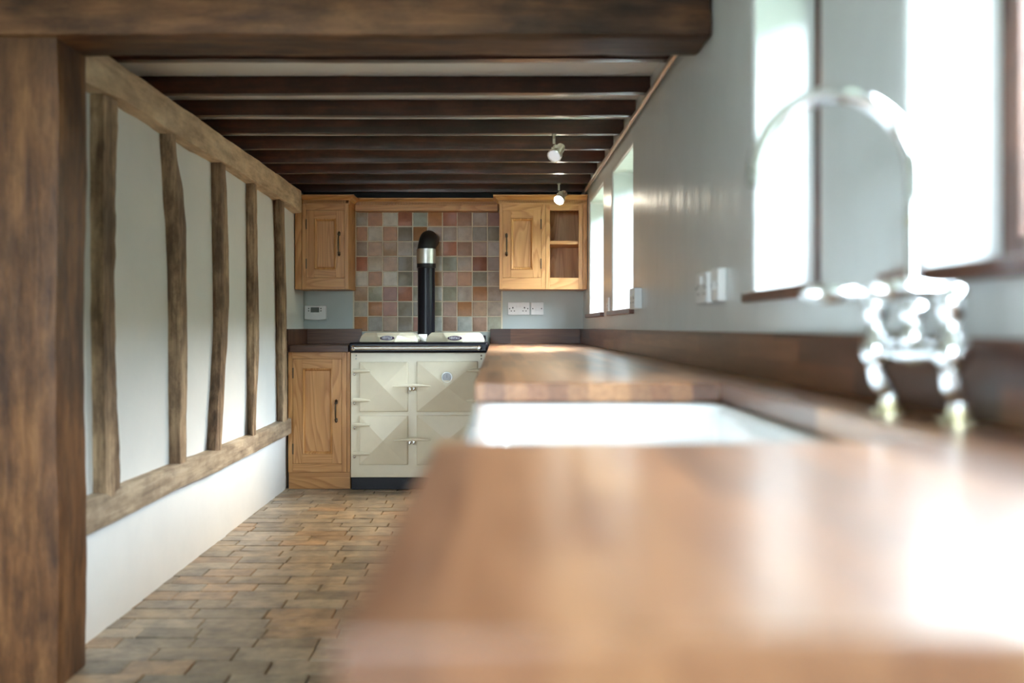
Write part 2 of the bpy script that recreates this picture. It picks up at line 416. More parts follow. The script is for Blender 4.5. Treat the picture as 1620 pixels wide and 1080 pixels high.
# post and big beam
pr = []
for i in range(37):
    z = -.0+1.825*i/36
    k = .006*noise.noise(Vector((0, 0, z*3))); xe = -1.222+k+.004*math.sin(z*5)
    pr.append([(-1.50, 2.775, z), (xe+.004, 2.775, z), (xe-.006, 3.0, z), (-1.50, 3.0, z)])
p = emit(MB().timber(pr, 8, .003, 3), 'oak_post', 'oakz', org=(-1.36, 2.88, 0), smooth=50)
tag(p, 'massive brown oak post in the left foreground under the big beam', 'post')
br_ = []
for i in range(61):
    x = -2.68+(.598+2.68)*i/60; k = .004*noise.noise(Vector((x*2, 5, 0)))
    br_.append([(x, 2.755, 1.818+k), (x, 3.0, 1.822+k*.5), (x, 3.0, 2.16), (x, 2.755, 2.16)])
p = emit(MB().timber(br_, 8, .0035, 9), 'oak_beam', 'oakx', org=(-1.0, 2.88, 1.818), smooth=50)
tag(p, 'huge brown oak beam across the top of the picture, resting on the post', 'beam')
# joists
jn = ['dark brown ceiling joist mostly hidden behind the big oak beam, nearest one', 'dark brown ceiling joist, second from the big oak beam, wide white gap before it',
      'dark brown ceiling joist, third from the big oak beam', 'dark brown ceiling joist carrying the nearer, unlit spotlight',
      'dark brown ceiling joist just behind the one with the unlit spotlight', 'dark brown ceiling joist midway between the two spotlights',
      'dark brown ceiling joist just in front of the one with the lit spotlight', 'dark brown ceiling joist carrying the far, lit spotlight',
      'rearmost dark brown ceiling joist, directly above the pine wall cupboards']
for i in range(9):
    y = [3.36, 3.843, 4.243, 4.643, 5.043, 5.443, 5.843, 6.243, 6.643][i]
    R = []
    for k in range(41):
        x = -1.383+(.60+1.383)*k/40; dz = .004*noise.noise(Vector((x*1.5, i*7.3, 0)))+.001
        th = .042
        R.append([(x, y, 1.912+dz), (x, y+th, 1.912+dz), (x, y+th, CZ), (x, y, CZ)])
    o = emit(MB().timber(R, 3, .002, i*5, 6), 'ceiling_joist', 'joist', org=(-.4, y+.02, 1.912), smooth=45)
    tag(o, jn[i], 'joist', 'dark joists under the ceiling')
# near-black strip standing in for the shade at the top of the back wall
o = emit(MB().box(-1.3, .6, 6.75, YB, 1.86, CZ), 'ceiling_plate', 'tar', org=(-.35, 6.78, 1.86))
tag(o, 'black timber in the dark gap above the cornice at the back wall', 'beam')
# conduit under the joist ends, right wall
R = [(.586+.0008*math.sin(k*1.3), 3.05+3.65*k/40, 1.897) for k in range(41)]
o = emit(MB().tube(R, .0105, 8), 'conduit_pipe', 'steel', org=R[0]); tag(o, 'thin grey conduit running under the joist ends along the right wall', 'pipe')
# wall plate (top rail)
R = []
for i in range(56):
    y = 3.01+(6.46-3.01)*i/55; k = noise.noise(Vector((y*1.3, 2, 0)))*.016+noise.noise(Vector((y*4, 7, 0)))*.006
    zb = 1.760+.02*math.sin((y-3)*1.2)*.5+k
    R.append([(XL-.08, y, zb), (-1.252+k*.2, y, zb+.004), (-1.256, y, 1.897+noise.noise(Vector((y*2, 4, 4)))*.006), (XL-.08, y, 1.897)])
o = emit(MB().timber(R, 7, .003, 4), 'wall_plate', 'paley', org=(XL, 4.7, 1.76), smooth=50)
tag(o, 'pale oak wall plate sloping away along the top of the timber-framed wall', 'beam')
# mid rail
R = []
for i in range(56):
    y = 3.006+(6.18-3.006)*i/55; k = noise.noise(Vector((y*1.6, 12, 0)))*.010
    zt = H-lerp([(3.0, .536), (3.4, .545), (3.9, .548), (4.6, .56), (5.3, .568), (6.2, .565)], y); zb = H-lerp([(3.0, .652), (3.9, .652), (4.6, .662), (6.2, .665)], y)+k*.6
    R.append([(XL-.03, y, zb), (-1.262+k*.2, y, zb+.004), (-1.264+k*.2, y, zt), (XL-.03, y, zt)])
o = emit(MB().timber(R, 7, .0025, 14), 'mid_rail', 'railoak', org=(XL, 4.6, .35), smooth=50)
tag(o, 'weathered oak horizontal rail carrying the wall studs above the white plinth', 'beam')
# studs, each with its own wavy outline
ST = [
 dict(t=150, b=783, l=[(150,142),(460,144),(783,147)], m=[(150,163),(460,163),(783,168)], r=[(150,188),(280,184),(460,182.5),(560,184),(640,187),(783,192)]),
 dict(t=206, b=738, l=[(206,251),(320,256),(360,260),(440,264),(600,265),(738,268)], m=[(206,271),(290,278),(360,282),(520,286),(738,285)], r=[(206,277),(240,280),(300,291),(360,295.5),(440,296),(560,297),(738,295)]),
 dict(t=252, b=712, l=[(252,333.6),(364,335),(470,337),(540,337),(600,333),(712,328)], m=[(252,348.5),(430,351),(500,352),(575,349),(668,343.5),(712,340)], r=[(252,357),(330,360.5),(400,362.5),(470,363),(540,360.5),(590,356.5),(712,351.5)]),
 dict(t=280, b=686, l=[(280,389.5),(460,390),(565,391.5),(686,394)], m=[(280,401),(460,402.5),(620,402),(686,399.5)], r=[(280,406.5),(420,408.5),(500,410.5),(565,410),(640,406.5),(686,405)]),
 dict(t=304, b=666, l=[(304,433.3),(412,435),(540,437.5),(666,439.5)], m=[(304,441),(390,445),(666,447)], r=[(304,450),(400,452),(500,454),(666,455)])]
sl = ['gnarled split oak wall stud next to the big post, nearest of the studs', 'bowed oak wall stud, second from the big post', 'curved oak wall stud in the middle of the timber frame',
      'slim tapering oak wall stud, second from the pine cupboards', 'dark rough oak wall stud right beside the pine cupboards']
Xf = 1.266
for i, s in enumerate(ST):
    R = []; y0 = None
    for k in range(49):
        yp = s['t']+(s['b']-s['t'])*k/48
        Yn = F*Xf/(VX-lerp(s['m'], yp)); Yf = F*Xf/(VX-lerp(s['r'], yp)); Yl = F*(-XL)/(VX-lerp(s['l'], yp))
        z = H-(yp-VY)*Yn/F
        if k == 0: z += .004
        if k == 48: z -= .012
        R.append([(XL-.02, Yl, z), (XL-.02, Yf+.01, z), (-Xf, Yf, z), (-Xf+.001, Yn, z)])
    o = emit(MB().timber(R, 6, .0022 if i else .004, 20+i*3, 14), 'wall_stud', 'studz', org=(-1.29, (Yn+Yf)/2, z), smooth=50)
    tag(o, sl[i], 'stud', 'oak studs in the white wall')

# ------------------------------------------------------------------ joinery
def sweep(mb, prof, path, closed=False):
    """prof: (outward, z); path: XY polyline, outward = right-hand side of travel; mitred corners"""
    P = [Vector(p) for p in path]; R = []
    for i, p in enumerate(P):
        ds = []
        if i > 0: ds.append((P[i]-P[i-1]).normalized())
        if i < len(P)-1: ds.append((P[i+1]-P[i]).normalized())
        ns = [Vector((d.y, -d.x)) for d in ds]; n = sum(ns, Vector((0, 0))).normalized(); n = n/max(.3, n.dot(ns[0]))
        R.append([(p.x+n.x*o, p.y+n.y*o, z) for o, z in prof])
    return mb.rings(R)
def door(par, x0, x1, z0, z1, st, hx, hz, hinge, hzs):
    """panelled door, front face at local y = 0. The handle is its part's sub-part"""
    t = .02
    d = emit(MB().box(x0+.004, x1-.004, .012, t, z0+.004, z1-.004), 'door', 'pinev', par)
    emits(MB().box(x0, x0+st, -.0, t+.001, z0, z1).box(x1-st, x1, 0, t+.001, z0, z1), 'door_stile', 'pinev', d, bevel=.0012)
    emits(MB().box(x0+st, x1-st, 0, t+.001, z0, z0+st).box(x0+st, x1-st, 0, t+.001, z1-st, z1), 'door_rail', 'pineh', d, bevel=.0012)
    a, b, c, e = x0+st, x1-st, z0+st, z1-st
    mo = MB(); prof = [(0, -.001), (.004, -.005), (.008, -.003), (.011, .003), (.014, .008), (.017, .0115)]
    R = [[(a+i, y, c+i), (b-i, y, c+i), (b-i, y, e-i), (a+i, y, e-i)] for i, y in prof]
    mo.rings(R, caps=False); emit(mo, 'door_moulding', 'pinev', d, smooth=60)
    hn = MB()
    for z in hzs: hn.box(hinge-.0035, hinge+.0035, -.004, .004, z-.033, z+.033)
    emits(hn, 'hinge', 'iron', d, bevel=.001)
    m2 = MB()
    for z in hz:
        m2.lathe((hx, 0, z), (0,-1,0), [(.001, 0), (.009, .001), (.009, .003), (.005, .006), (.0045, .024), (.0065, .027), (.0065, .033), (.001, .036)], 12)
        s = 1 if z == max(hz) else -1
        m2.tube([(hx, -.003, z), (hx, -.003, z+s*.012), (hx, -.003, z+s*.022)], [.006, .010, .002], 8)
    n = 12; m2.tube([(hx, -.028-.007*math.sin(PI*k/n), hz[0]+(hz[1]-hz[0])*k/n) for k in range(n+1)], [.0035+.002*math.sin(PI*k/n) for k in range(n+1)], 10)
    emit(m2, 'handle', 'iron', d, smooth=50)
    return d
CROWN = [(0, 0), (.003, 0), (.004, .004), (.010, .007), (.014, .012), (.022, .018), (.031, .021), (.034, .022), (.034, .032), (0, .032)]
def dentils(mb, x0, x1, y, z0, z1, pitch=.0158, w=.0098, out=.005):
    x = x0+pitch-w; pts = [(x0, y+.003), (x0, y)]
    while x < x1-w:
        pts += [(x, y), (x, y-out), (x+w, y-out), (x+w, y)]; x += pitch
    pts += [(x1, y), (x1, y+.003)]; mb.prism(pts, z0, z1)
# coordinates below are local: origin at the cupboard's base centre on its front plane
def px(x, Y): return (x-VX)*Y/F
def pz(y, Y): return H-(y-VY)*Y/F
YU = 6.49
def wall_cupboard(name, X0, X1, label):
    zb = pz(457.5, YU); t = thing(name, ((X0+X1)/2, YU, zb), label, 'cupboard', 'pine wall cupboards'); return t, (X0+X1)/2, zb
# left wall cupboard
X0, X1 = -1.303, -.955
t, cx, zb = wall_cupboard('wall_cupboard', X0, X1, 'honey pine wall cupboard in the left corner, above the thermostat')
a, b = X0-cx, X1-cx; D = YB-YU-.004; top = pz(322, YU)-zb
dx0, dx1, dz0, dz1 = px(484.5, YU)-cx, px(544.5, YU)-cx, pz(439, YU)-zb, pz(332.5, YU)-zb
m = MB(); m.box(a, a+.018, .018, D, 0, top).box(b-.018, b, .018, D, 0, top).box(a+.018, b-.018, .018, D, 0, .018).box(a+.018, b-.018, .018, D, top-.018, top).box(a+.018, b-.018, D-.01, D, .018, top-.018)
emit(m, 'carcase', 'pinev', t, bevel=.001)
m = MB(); m.box(a, a+.043, 0, .018, 0, top).box(a+.046, dx0-.0015, 0, .018, 0, top).box(dx1+.0015, b, 0, .018, 0, top)
emits(m, 'face_stile', 'pinev', t, bevel=.0012)
emits(MB().box(dx0-.0015, dx1+.0015, 0, .018, 0, dz0-.0015).box(dx0-.0015, dx1+.0015, 0, .018, dz1+.0015, top), 'face_rail', 'pineh', t, bevel=.0012)
door(t, dx0, dx1, dz0, dz1, .052, px(536.5, YU)-cx, (pz(400, YU)-zb, pz(371, YU)-zb), dx0, (pz(417, YU)-zb, pz(354.5, YU)-zb))
m = MB(); m.box(a+.045, b, -.006, .0, top-.004, top+.026); dentils(m, a+.048, b, -.006, top+.002, top+.022)
m.box(b, b+.006, -.006, D, top-.004, top+.026); emit(m, 'dentil_moulding', 'pineh', t)
m = MB(); sweep(m, [(o+.006, z+top+.022) for o, z in CROWN], [(a+.048, 0), (b, 0), (b, D)]); emit(m, 'cornice', 'pineh', t, smooth=50)
emit(MB().box(a+.02, b, 0, D, top, top+.035), 'top_board', 'pineh', t)
# right wall cupboard with an open shelf bay
X0, X1 = .029, .601
t, cx, zb = wall_cupboard('wall_cupboard', X0, X1, 'honey pine wall cupboard with an open shelf bay, right of the tiles')
a, b = X0-cx, X1-cx
dx0, dx1 = px(795.5, YU)-cx, px(856, YU)-cx; ox0, ox1 = px(870, YU)-cx, px(915.5, YU)-cx; oz0, oz1 = pz(439, YU)-zb, pz(333, YU)-zb
mid = px(863, YU)-cx
m = MB(); m.box(a, a+.018, .018, D, 0, top).box(b-.018, b, .018, D, 0, top).box(mid-.009, mid+.009, .018, D-.01, .018, top-.018)
m.box(a+.018, b-.018, .018, D, 0, .018).box(a+.018, b-.018, .018, D, top-.018, top)
emit(m, 'carcase', 'pinev', t, bevel=.001)
emit(MB().box(a+.018, b-.018, D-.01, D, .018, top-.018), 'back_panel', 'pinev', t)
m = MB(); m.box(a, dx0-.0015, 0, .018, 0, top).box(dx1+.0015, mid-.001, 0, .018, 0, top).box(mid+.001, ox0, 0, .018, 0, top).box(ox1, ox1+.026, 0, .018, 0, top).box(ox1+.028, b, 0, .018, 0, top)
emits(m, 'face_stile', 'pinev', t, bevel=.0012)
m = MB()
for u, v in ((dx0-.0015, dx1+.0015), (ox0, ox1)): m.box(u, v, 0, .018, 0, oz0-.0015).box(u, v, 0, .018, oz1+.0015, top)
emits(m, 'face_rail', 'pineh', t, bevel=.0012)
emit(MB().box(mid+.009, b-.018, .018, D-.01, pz(386, YU)-zb, pz(380.5, YU)-zb), 'shelf', 'pineh', t, bevel=.001)
door(t, dx0, dx1, dz0, dz1, .052, px(801.5, YU)-cx, (pz(400, YU)-zb, pz(374, YU)-zb), dx1, (pz(417, YU)-zb, pz(354.5, YU)-zb))
m = MB(); m.box(a, b, -.006, .0, top-.004, top+.026); dentils(m, a+.002, b, -.006, top+.002, top+.022); m.box(a-.006, a, -.006, D, top-.004, top+.026)
emit(m, 'dentil_moulding', 'pineh', t)
m = MB(); sweep(m, [(o+.006, z+top+.022) for o, z in CROWN], [(a, D), (a, 0), (b, 0)]); emit(m, 'cornice', 'pineh', t, smooth=50)
emit(MB().box(a, b, 0, D, top, top+.035), 'top_board', 'pineh', t)
# cornice rail between them
YP = 6.72; zt = pz(333.5, YP); t = thing('cornice_rail', (-.45, YP, zt), 'long dentilled pine cornice rail over the wall tiles between the cupboards', 'cornice')
xa, xb = -.945+.45, .019+.45
emit(MB().box(xa, xb, 0, .098, 0, .05).box(xa, xb, -.006, 0, .032, .062), 'pelmet_board', 'pineh', t, bevel=.002)
m = MB(); dentils(m, xa, xb, -.006, .042, .058, .0192, .012, .006); emit(m, 'dentil_moulding', 'pineh', t)
m = MB(); sweep(m, [(o*.8+.006, z*.72+.06) for o, z in CROWN], [(xa, 0), (xb, 0)]); emit(m, 'crown_moulding', 'pineh', t, smooth=50)
emit(MB().box(xa, xb, 0, .098, .05, .088), 'top_board', 'pineh', t)

# ------------------------------------------------------------------ wall tiles
TC = dict(g=(.36,.33,.27), G=(.38,.39,.31), o=(.52,.26,.115), t=(.47,.31,.19), c=(.60,.56,.48), r=(.49,.21,.13), p=(.46,.30,.23), m=(.45,.38,.34), w=(.55,.50,.46), b=(.34,.22,.16), B=(.52,.56,.56), d=(.36,.155,.10), k=(.31,.27,.22))
rowsT = ['gocrGorpmd', 'ocokommwkk', 'mttwmtrppm', 'rctkmBGwdb', 'cocgptpogm', 'tGdrgBGwom', 'corgkGpotw', 'ogtkdBpBpG']
xsT = [563.3, 582.2, 605.5, 629.3, 652.9, 676.7, 700, 723.3, 747.1, 771.1, 793.3]
ysT = [335.5, 358.4, 381.8, 405.5, 429.3, 453, 476.7, 500.4, 524.5]
m = MB(); gm = MB()
for j, row in enumerate(rowsT):
    for i, ch in enumerate(row):
        xa, xb = px(xsT[i], YB), px(xsT[i+1], YB); 
        if i == 0 and j >= 5: xa -= .014
        za, zc_ = pz(ysT[j+1], YB), pz(ysT[j], YB); g = .0035
        k = random.uniform(.9, 1.1); m.col = tuple(min(.8, q*k) for q in TC[ch])
        j1 = [random.uniform(-.0012, .0012) for _ in range(4)]
        x0, x1, z0, z1 = xa+g+j1[0], xb-g+j1[1], za+g+j1[2], zc_-g+j1[3]; y = YB-.010; b_ = .003
        tt = [random.uniform(-.0008, .0008) for _ in range(4)]
        vs = [(x0,YB-.004,z0),(x1,YB-.004,z0),(x1,YB-.004,z1),(x0,YB-.004,z1),(x0,y+.002,z0),(x1,y+.002,z0),(x1,y+.002,z1),(x0,y+.002,z1),(x0+b_,y+tt[0],z0+b_),(x1-b_,y+tt[1],z0+b_),(x1-b_,y+tt[2],z1-b_),(x0+b_,y+tt[3],z1-b_)]
        m.add(vs, [(8,9,10,11)]+[(q,(q+1)%4,4+(q+1)%4,4+q) for q in range(4)]+[(4+q,4+(q+1)%4,8+(q+1)%4,8+q) for q in range(4)])
t = thing('tiled_splashback', (-.46, YB, .99), 'chequered panel of square terracotta, cream and grey tiles behind the cooker', 'tiles')
gm.box(px(562, YB), px(795, YB), YB-.0065, YB-.0005, pz(525, YB), pz(334, YB)).box(px(558.5, YB), px(562, YB)+.001, YB-.0065, YB-.0005, pz(525, YB), pz(453, YB))
emit(gm, 'grout', 'grout', t, t.location); emit(m, 'wall_tile', 'tile', t, t.location, smooth=30)

# ------------------------------------------------------------------ base cupboard, left
YC = 6.22
def base_cupboard(loc, W, Dp, dx0, dx1, dz0, dz1, hx, hz, hinge, hzs, zt, label, rz=0, plz=.105):
    t = thing('base_cupboard', loc, label, 'cupboard', 'pine base cupboards', rz=rz)
    a, b = -W/2, W/2
    m = MB(); m.box(a, a+.018, .018, Dp, .0, zt).box(b-.018, b, .018, Dp, .0, zt).box(a+.018, b-.018, .018, Dp, plz, plz+.018).box(a+.018, b-.018, Dp-.01, Dp, plz+.018, zt)
    emit(m, 'carcase', 'pinev', t, bevel=.001)
    m = MB(); m.box(a, dx0-.0015, 0, .018, plz, zt).box(dx1+.0015, b-.022, 0, .018, plz, zt).box(b-.020, b, 0, .018, plz, zt)
    emits(m, 'face_stile', 'pinev', t, bevel=.0012)
    emits(MB().box(dx0-.0015, dx1+.0015, 0, .018, plz, dz0-.0015).box(dx0-.0015, dx1+.0015, 0, .018, dz1+.0015, zt), 'face_rail', 'pineh', t, bevel=.0012)
    emit(MB().box(a+.002, b-.002, .006, .018, 0, plz-.001), 'plinth', 'pineh', t, bevel=.001)
    door(t, dx0, dx1, dz0, dz1, .058, hx, hz, hinge, hzs)
    return t
X0, X1 = px(456, YC), px(554, YC); cx = (X0+X1)/2
base_cupboard((cx, YC, 0), X1-X0, YB-YC-.004, px(463.5, YC)-cx, px(540.5, YC)-cx, pz(733, YC), pz(567.5, YC), px(532, YC)-cx, (pz(663, YC), pz(637, YC)), px(463.5, YC)-cx, (pz(710, YC), pz(590, YC)), .855,
              'honey pine base cupboard standing left of the cream range cooker')
# left worktop + upstands
t = thing('worktop', (-1.1, 6.5, .856), 'short dark hardwood worktop in the left corner beside the cooker', 'worktop')
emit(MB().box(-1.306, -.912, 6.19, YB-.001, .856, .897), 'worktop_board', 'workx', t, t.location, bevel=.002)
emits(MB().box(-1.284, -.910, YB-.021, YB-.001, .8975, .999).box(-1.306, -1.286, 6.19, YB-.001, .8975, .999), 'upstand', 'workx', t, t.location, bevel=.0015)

# ------------------------------------------------------------------ range cooker
CY = 6.20; cx0, cx1 = -.898, -.05; t = thing('range_cooker', ((cx0+cx1)/2, CY, 0), 'cream enamelled range cooker with four pyramid-fronted doors and black hob', 'cooker')
o3 = t.location.copy()
emit(MB().box(cx0, cx1, CY, YB-.03, .075, .852), 'body', 'cream', t, o3, bevel=.004, seg=3)
emit(MB().box(cx0+.004, cx1-.004, CY+.004, YB-.05, .0, .0745), 'plinth', 'black', t, o3, bevel=.002)
m = MB(); m.box(cx0-.004, cx1+.004, CY-.045, YB-.03, .853, .916); hob = emit(m, 'hob_top', 'black', t, o3, bevel=.012, seg=4)
emit(MB().box(cx0+.01, cx1-.01, YB-.10, YB-.035, .9165, .955), 'rear_ledge', 'black', t, o3, bevel=.008, seg=3)
def oven_door(x0, x1, z0, z1, left, label=None):
    y = CY-.001; a = .004; cxm, czm = (x0+x1)/2, (z0+z1)/2; m = MB()
    r = .0
    v = [(x0,y,z0),(x1,y,z0),(x1,y,z1),(x0,y,z1),(x0,y-.016,z0),(x1,y-.016,z0),(x1,y-.016,z1),(x0,y-.016,z1),
         (x0+a,y-.021,z0+a),(x1-a,y-.021,z0+a),(x1-a,y-.021,z1-a),(x0+a,y-.021,z1-a),(cxm,y-.050,czm)]
    m.add(v, [(3,2,1,0)]+[(q,(q+1)%4,4+(q+1)%4,4+q) for q in range(4)]+[(4+q,4+(q+1)%4,8+(q+1)%4,8+q) for q in range(4)]+[(8+q,8+(q+1)%4,12) for q in range(4)])
    d = emit(m, 'oven_door', 'cream', t, o3, bevel=.0025, seg=2, smooth=4)
    s = 1 if left else -1; xh = x0 if left else x1
    for zz in (z0+.26*(z1-z0)*.8, z1-.26*(z1-z0)*.8):
        hx = xh-s*.036
        m = MB(); m.tube([(hx, CY-.02, zz+.008), (hx+s*.05, CY-.030, zz+.008), (hx+s*.105, CY-.036, zz+.006)], [.0135, .0125, .006], 12)
        h = emit(m, 'hinge', 'cream', d, o3, smooth=50)
        m = MB(); m.ball((hx+s*.006, CY-.022, zz-.014), .0085, 8); m.tube([(hx+s*.006, CY-.0005, zz-.004), (hx+s*.006, CY-.022, zz-.004)], .006, 10)
        emit(m, 'hinge_pin', 'chrome', d, o3)
    xl = x1 if left else x0; zz = (z0+z1)/2 + .002
    xe = xl+s*.026
    m = MB(); m.tube([(xe, CY-.052, zz+.006), (xe-s*.03, CY-.056, zz+.006), (xe-s*.115, CY-.062, zz+.002)], [.0125, .011, .003], 12)
    emit(m, 'latch_lever', 'cream', d, o3, smooth=50)
    m = MB(); m.ball((xe-s*.010, CY-.045, zz-.018), .0095, 8); m.tube([(xe-s*.010, CY-.0005, zz-.006), (xe-s*.010, CY-.052, zz-.006)], .0065, 10)
    emit(m, 'latch_catch', 'chrome', d, o3); return d
P_ = lambda x: px(x, CY)
Z_ = lambda y: pz(y, CY)
oven_door(P_(569), P_(645.5), Z_(650.5), Z_(572), True)
dr = oven_door(P_(659.5), P_(756), Z_(651), Z_(571), False)
oven_door(P_(569), P_(645.5), Z_(734.5), Z_(657), True)
oven_door(P_(659.5), P_(756), Z_(734.5), Z_(656), False)
# thermometer on the upper right door
tx, tz = P_(707.5), Z_(596)
m = MB(); m.lathe((tx, CY-.028, tz), (0,-1,0), [(.001, 0), (.036, 0), (.036, .014), (.033, .018), (.030, .018), (.029, .014), (.001, .014)], 32)
th = emit(m, 'thermometer', 'chrome', dr, o3, smooth=50)
emit(MB().lathe((tx, CY-.0425, tz), (0,-1,0), [(.001, 0), (.028, 0), (.028, .001), (.001, .001)], 32), 'thermometer_dial', 'dial', dr, o3)
emit(MB().box(tx-.001, tx+.001, CY-.0455, CY-.0440, tz-.004, tz+.018), 'dial_needle', 'hole', dr, o3)
# rail
m = MB(); xr0, xr1 = P_(561.5), P_(757)
rl = emit(MB().tube([(xr0, CY-.085, .883), (xr1, CY-.085, .883)], .0115, 16), 'towel_rail', 'steel', t, o3, smooth=50)
m = MB()
for x in (xr0+.002, xr1+.004):
    m.tube([(x, CY-.040, .885), (x, CY-.055, .885), (x, CY-.070, .884), (x, CY-.078, .883), (x, CY-.088, .883), (x, CY-.098, .883)], [.015, .010, .010, .0155, .016, .008], 14)
emits(m, 'rail_bracket', 'chrome', rl, o3, smooth=50)
m = MB()
for x in (P_(563.5), P_(761.5)):
    for z in (Z_(562.5), Z_(567.5)): m.ball((x, CY-.003, z), .006, 6)
emits(m, 'bolt', 'chrome', t, o3)
# lids
def lid(xc, txt):
    z0 = .9165; y0 = CY+.045
    bo = [(-.184,.33),(-.184,.045),(-.075,.0),(-.05,-.022),(.05,-.022),(.075,.0),(.184,.045),(.184,.33)]
    ti = [(-.152,.31),(-.152,.085),(-.085,.050),(-.078,.040),(.078,.040),(.085,.050),(.152,.085),(.152,.31)]
    mi = [(-.172,.325),(-.172,.055),(-.082,.012),(-.062,-.008),(.062,-.008),(.082,.012),(.172,.055),(.172,.325)]
    m = MB(); m.rings([[(xc+x, y0+y, z0) for x, y in bo], [(xc+x, y0+y, z0+.012) for x, y in bo], [(xc+x, y0+y, z0+.040) for x, y in mi], [(xc+x, y0+y, z0+.060) for x, y in ti]])
    l = emit(m, 'hob_lid', 'cream', t, o3, bevel=.004, seg=3, smooth=25)
    m = MB(); n = 28; zc_ = z0+.026
    R = [[(xc+rx*math.cos(2*PI*k/n), y, zc_+rz_*math.sin(2*PI*k/n)) for k in range(n)] for rx, rz_, y in ((.045, .0145, y0-.008), (.045, .0145, y0-.030), (.042, .012, y0-.032))]
    emit(m.rings(R), 'badge', 'badge', l, o3)
    cu = bpy.data.curves.new('badge_lettering', 'FONT'); cu.body = txt; cu.size = .0165; cu.extrude = .0006; cu.align_x = 'CENTER'; cu.align_y = 'CENTER'
    cu.materials.append(M['letters']); to = bpy.data.objects.new('badge_lettering', cu); C.objects.link(to); to.parent = l
    to.location = (0, 0, 0); to.rotation_euler = (PI/2, 0, 0); to.scale = (.86, 1.15, 1)
    me = bpy.data.meshes.new_from_object(to); tm = bpy.data.objects.new('badge_lettering', me); C.objects.link(tm); tm.parent = l
    tm.location = Vector((xc, y0-.033, zc_))-o3; tm.rotation_euler = (PI/2, 0, 0); tm.scale = (.86, 1.15, 1); bpy.data.objects.remove(to)
    m = MB(); m.tube([(xc-.045, y0-.024, z0+.006), (xc+.045, y0-.024, z0+.006)], .005, 10); emit(m, 'lid_lip', 'cream', l, o3)
lid((614-VX)*6.27/F, 'HERITAGE'); lid((720-VX)*6.27/F, 'HERITAGE')
emit(MB().box(px(661.5, 6.53), px(676, 6.53), 6.53, 6.536, .9165, pz(528, 6.53)), 'data_plate', 'steel', t, o3, bevel=.003)
# flue pipe
YFl = 6.62; fx = px(674.5, YFl); r = .0575
t = thing('flue_pipe', (fx, YFl, .917), 'black enamelled flue pipe rising from the cooker into the tiles, steel collar', 'flue')
o3 = t.location.copy()
zb0 = pz(417, YFl); zb1 = pz(394, YFl)
emit(MB().lathe((fx, YFl, .917), (0,0,1), [(r+.012, 0), (r+.012, .02), (r+.006, .028), (r, .03), (r, zb0-.917+.02)], 40), 'pipe', 'black', t, o3, smooth=50)
emit(MB().lathe((fx, YFl, zb0-.03), (0,0,1), [(r+.001, 0), (r+.006, .004), (r+.006, .03), (r+.001, .034)], 40), 'pipe_joint', 'matblack', t, o3, smooth=50)
zc_ = 1.600; rb = .075; path = [(fx, YFl, zb0), (fx, YFl, zc_-rb)]
for k in range(1, 13):
    a = PI/2*k/12; path.append((fx+.012*math.sin(a), YFl+rb*(1-math.cos(a)), zc_-rb+rb*math.sin(a)))
path.append((fx+.012, YB-.0115, zc_))
emit(MB().tube(path, r+.003, 32), 'elbow', 'matblack', t, o3, smooth=60)
# steel sleeve plate with rounded corners wrapped round the front of the pipe
m = MB(); n = 24; A = math.radians(82); R_ = r+.0085; vs = []; fs = []
for i in range(n+1):
    u = -1+2*i/n; cut = max(0, abs(u)-.80)/.20; hh = (zb1-zb0)/2; e = hh-hh*.38*(1-math.sqrt(max(0, 1-cut*cut)))
    zc2 = (zb0+zb1)/2
    for rr in (R_-.005, R_):
        for s_ in (-1, 1): vs.append((fx+rr*math.sin(u*A), YFl-rr*math.cos(u*A), zc2+s_*e))
for i in range(n):
    a = 4*i; b = a+4
    fs += [(a+2, a+3, b+3, b+2), (a, b, b+1, a+1), (a, a+2, b+2, b), (a+1, b+1, b+3, a+3)]
fs += [(0,1,3,2), (4*n, 4*n+2, 4*n+3, 4*n+1)]
emit(m.add(vs, fs), 'collar', 'steel', t, o3, smooth=40)

# ------------------------------------------------------------------ long worktop on the right, with its sink cut-out
YS0, YS1, XS = 1.0, 2.06, .467
poly = [(-.060, .37), (XR-.001, .37), (XR-.001, YB-.001), (-.036, YB-.001), (-.042, YS1), (XS, YS1), (XS, YS0), (-.058, YS0)]
t = thing('worktop', (.28, 3.5, .857), 'long glossy hardwood worktop running from the foreground to the far wall', 'worktop'); o3 = t.location.copy()
emit(MB().prism(poly, .857, .897), 'worktop_board', 'work', t, o3, bevel=.003, seg=3)
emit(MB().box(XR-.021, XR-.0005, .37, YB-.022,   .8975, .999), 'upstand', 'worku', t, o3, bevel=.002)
emit(MB().box(-.032, XR-.0215, YB-.0215, YB-.001, .8975, .999), 'end_upstand', 'workx', t, o3, bevel=.002)
